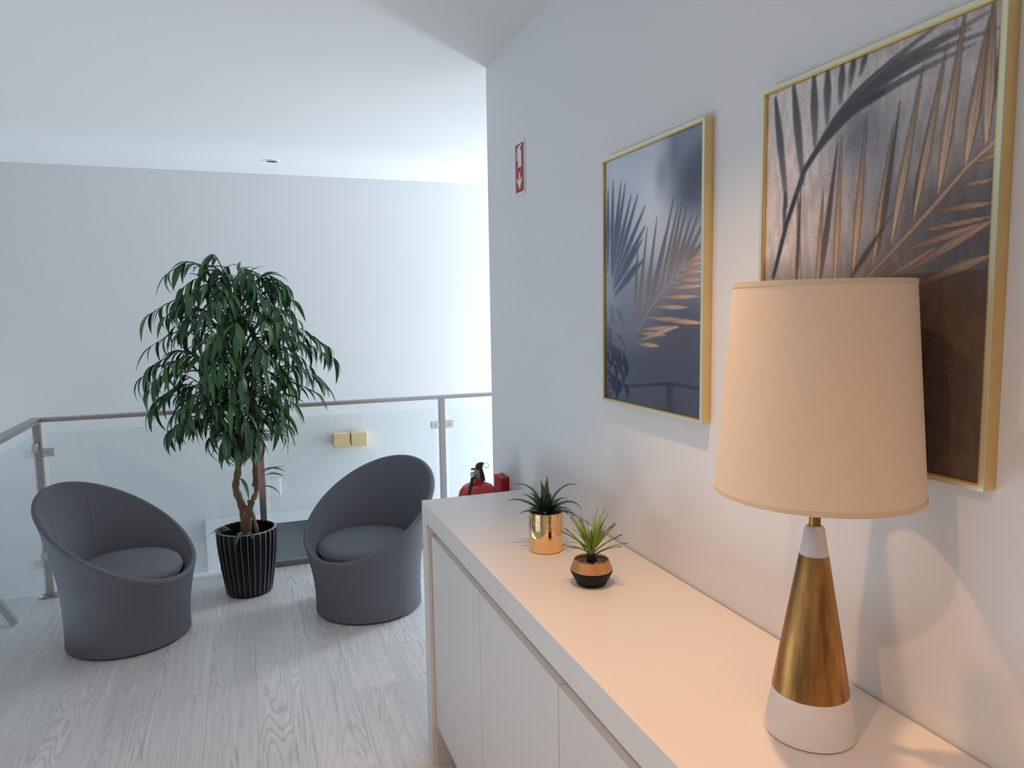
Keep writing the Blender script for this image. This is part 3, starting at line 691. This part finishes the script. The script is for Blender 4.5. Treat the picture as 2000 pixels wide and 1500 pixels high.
def frame(y0, y1, z0, z1, A, label):
    """frame on the right wall; y1 is the far (left in view) side"""
    xf = .932; cy, cz = (y0+y1)/2, z0; hy = (y1-y0)/2; hz = z1-z0; D = WX-xf; t = .0095
    r = empty('framed_print', (WX, cy, cz)); tag(r, label, 'picture', 'gold framed palm prints on the right wall')
    f = MB().box((-D, -hy, 0), (-.0005, -hy+t, hz)).box((-D, hy-t, 0), (-.0005, hy, hz)).box((-D, -hy+t, 0), (-.0005, hy-t, t)).box((-D, -hy+t, hz-t), (-.0005, hy-t, hz))
    fo = f.build('frame', 'frame_gold', r)
    l = MB(); e = .0012
    l.box((-D-e, -hy, 0), (-D, -hy+t*.7, hz)).box((-D-e, hy-t*.7, 0), (-D, hy, hz)).box((-D-e, -hy+t*.7, 0), (-D, hy-t*.7, t*.7)).box((-D-e, -hy+t*.7, hz-t*.7), (-D, hy-t*.7, hz))
    l.build('front_lip', 'frame_lip', fo)
    w, h = A.w, A.h; Y = np.linspace(hy-t, -hy+t, w); Z = np.linspace(t, hz-t, h)
    co = np.zeros((h*w, 3), np.float32); co[:, 0] = -D+.006; co[:, 1] = np.tile(Y, h); co[:, 2] = np.repeat(Z, w)
    i = (np.arange(h-1)[:, None]*w+np.arange(w-1)[None, :]).ravel()
    q = np.stack([i, i+w, i+w+1, i+1], 1)[:, ::-1].astype(np.int32)
    me = bpy.data.meshes.new('print'); me.vertices.add(h*w); me.vertices.foreach_set('co', co.ravel())
    me.loops.add(q.size); me.loops.foreach_set('vertex_index', q.ravel()); me.polygons.add(len(q))
    me.polygons.foreach_set('loop_start', np.arange(0, q.size, 4, dtype=np.int32)); me.update(calc_edges=True)
    c = np.clip(A.c/255, 0, 1).reshape(-1, 3); c = np.where(c <= .04045, c/12.92, ((c+.055)/1.055)**2.4)
    at = me.color_attributes.new('ink', 'FLOAT_COLOR', 'POINT'); at.data.foreach_set('color', np.c_[c, np.ones(len(c))].astype(np.float32).ravel())
    me.materials.append(MATS['print']); link('print', me, r)
    MB().box((-D+.0035, -hy+t, t), (-D+.005, hy-t, hz-t)).build('glass_pane', 'picture_glass', r)
    MB().box((-.006, -hy+t, t), (-.002, hy-t, hz-t)).build('backing_board', 'black_matt', r)
frame(1.334, 1.801, 1.3235, 1.977, small_art(), 'gold framed print of grey blue and tan palm leaves, hanging nearer the fire sign')
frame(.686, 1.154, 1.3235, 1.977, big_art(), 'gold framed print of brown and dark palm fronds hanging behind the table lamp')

# ------------------------------------------------------------------ fire point
sg = empty('fire_sign', (WX, 2.470, 1.985)); tag(sg, 'small red fire extinguisher sign with white arrow on the right wall', 'sign')
SW, SH_ = .047, .187
MB().box((-.004, -SW, 0), (-.0002, SW, SH_)).build('plate', 'sign_white', sg)
MB().box((-.0048, -SW+.007, .010), (-.004, SW-.007, SH_-.010)).build('red_field', 'sign_red', sg)
def flat(name, poly, m, x=-.0056):
    # poly in (y to the right as seen, z); seen from -x, right = -y
    n = len(poly); vs = [(x, -a, b) for a, b in poly]+[(-.0047, -a, b) for a, b in poly]
    MB().add(vs, [tuple(range(n)), tuple(range(2*n-1, n-1, -1))]+[((i+1) % n, i, i+n, (i+1) % n+n) for i in range(n)]).build(name, m, sg)
flat('extinguisher_symbol', [(-.012, .096), (.020, .096), (.020, .146), (.015, .156), (.008, .160), (.008, .164), (.022, .168), (.020, .173), (.000, .170), (-.016, .164), (-.026, .150), (-.028, .120), (-.021, .120), (-.019, .146), (-.010, .158), (-.004, .160), (-.012, .150)], 'sign_white')
flat('arrow', [(-.005, .078), (.005, .078), (.005, .048), (.024, .062), (.024, .050), (0, .020), (-.024, .050), (-.024, .062), (-.005, .048)], 'sign_white')
fe = empty('fire_extinguisher', (.811, 2.60, .43)); tag(fe, 'red fire extinguisher with black lever hanging on the wall past the sideboard', 'fire extinguisher')
MB().lathe([(.070, 0), (.0755, .006), (.0760, .03), (.0760, .425), (.0745, .447), (.068, .468), (.055, .484), (.035, .494), (.019, .499), (.017, .502)], 48).build('cylinder', 'red_gloss', fe, smooth=35)
MB().lathe([(.015, .497), (.015, .512), (.013, .514)], 20).build('neck_ring', 'red_gloss', fe, smooth=40)
MB().lathe([(.011, .513), (.012, .516), (.012, .545), (.009, .548)], 16).build('valve', 'gauge', fe, smooth=40)
ga = MB().tube([(-.010, -.006, .530), (-.026, -.012, .530)], .0105, 16).build('pressure_gauge', 'gauge', fe, smooth=40)
MB().tube([(-.008, .0, .548), (-.024, -.002, .549)], .0045, 8).build('valve_cap', 'red_gloss', fe, smooth=40)
MB().rings([[(x, y, z) for x, y in ((-.007, -.011), (.009, -.011), (.009, .011), (-.007, .011))] if False else [(cx-w, -.011, z), (cx+w, -.011, z), (cx+w, .011, z), (cx-w, .011, z)] for cx, w, z in ((.004, .008, .540), (.006, .011, .552), (.008, .010, .562), (.013, .009, .568), (.018, .006, .5705))]).build('lever', 'black_rubber', fe, smooth=40)
MB().rings([[(cx-w, -.010, z), (cx+w, -.010, z), (cx+w, .010, z), (cx-w, .010, z)] for cx, w, z in ((.012, .006, .548), (.015, .008, .530), (.019, .008, .512), (.022, .006, .500))]).build('handle', 'black_rubber', fe, smooth=40)
MB().tube(smooth_path([(-.015, -.004, .525), (-.024, -.01, .512), (-.030, -.02, .498), (-.05, -.05, .46), (-.058, -.058, .38), (-.06, -.058, .10)]), .007, 8).build('hose', 'black_rubber', fe, smooth=True)
MB().tube([(.034+.0115*math.cos(a*PI/10), -.002, .558+.009*math.sin(a*PI/10)) for a in range(21)], .0011, 6).build('pull_ring', 'steel', fe, smooth=True)
MB().box((.07, -.025, .36), (WX-.811, .025, .42)).build('wall_bracket', 'red_box', fe, bevel=.002)
cb = empty('alarm_box', (WX, 2.690, .845)); tag(cb, 'small red box on the wall beside the fire extinguisher', 'alarm box')
MB().box((-.032, -.045, 0), (-.003, .045, .075)).build('housing', 'red_box', cb, bevel=.003)
MB().box((-.003, -.047, -.002), (0, .047, .077)).build('back_plate', 'red_gloss', cb)

# ------------------------------------------------------------------ fittings on the stairwell wall and ceiling
sc = empty('wall_sconce', (.697, YB, .650)); tag(sc, 'brass wall light of two square boxes on the stairwell wall', 'wall light')
MB().box((-.10, -.012, -.030), (.10, 0, .030)).build('back_plate', 'sconce_brass', sc, bevel=.002)
def cube(n, x0, x1):
    MB().box((x0, -.085, -.050), (x1, -.012, .050)).build(n, 'sconce_brass', sc, bevel=.003)
cube('shade_box', -.118, -.006); cube('shade_box', .006, .118)
for s in (-.062, .062): MB().lathe([(.030, .050), (.030, .0515), (.001, .0515)], 20, (s, -.048)).build('lens', 'plastic_white', sc)
ep = empty('wall_plate', (.145, YB, .335)); tag(ep, 'small white square plate on the stairwell wall behind the tree', 'wall plate')
MB().box((-.052, -.012, -.068), (.052, 0, .068)).build('plate', 'plastic_white', ep, bevel=.004)
MB().box((-.040, -.0135, -.056), (.040, -.0115, .056)).build('cover', 'door_white', ep, bevel=.001)
def downlight(x, y, label, power=0, cone=77, group='recessed ceiling lights'):
    d = empty('downlight', (x, y, ZC)); tag(d, label, 'ceiling light', group)
    MB().lathe([(.034, -.003), (.040, -.006), (.052, -.005), (.055, 0), (.034, 0)], 40, cap0=False, cap1=False).build('trim_ring', 'plastic_white', d, smooth=40)
    MB().lathe([(.034, -.0035), (.030, -.001), (.001, -.001)], 32, cap0=False).build('lens', 'lamp_glow' if power else 'downlight_dark', d, smooth=40)
    if power:
        l = bpy.data.lights.new('downlight_lamp', 'SPOT'); l.energy = power; l.color = (1, .56, .28); l.spot_size = math.radians(cone); l.spot_blend = 1; l.shadow_soft_size = .022
        o = bpy.data.objects.new('downlight_lamp', l); COL.objects.link(o); o.parent = d; o.location = (0, 0, -.03)
downlight(.224, 4.93, 'small recessed ceiling light above the stairwell, switched off')
downlight(.49, 1.15, 'lit warm recessed ceiling light above the sideboard and table lamp', 54)
downlight(.49, -.55, 'added warm recessed fill light behind the camera near the right wall', 30, 120)  # unseen lamp added as warm fill from the camera side
downlight(-.55, .30, 'added warm recessed fill light left of the camera over the landing', 46, 140)  # added fill lamp, warms the sideboard doors and near wall
downlight(-.55, -1.4, 'added warm recessed fill light behind the camera over the landing', 46, 140)  # added fill lamp for warm ambient light, never in view
# unseen panelling added on the far left wall, to reflect in the picture glass
tp = empty('reflected_panelling', (XS, 4.1, 0)); tag(tp, 'added dark timber panelling on the far left wall, unseen, for reflections', 'panelling')
for k in range(8):
    MB().box((0, -1.28+.32*k+.003, 0), (.02, -1.28+.32*(k+1)-.003, 1.85)).build('panel', 'panel_wood', tp, bevel=.002)
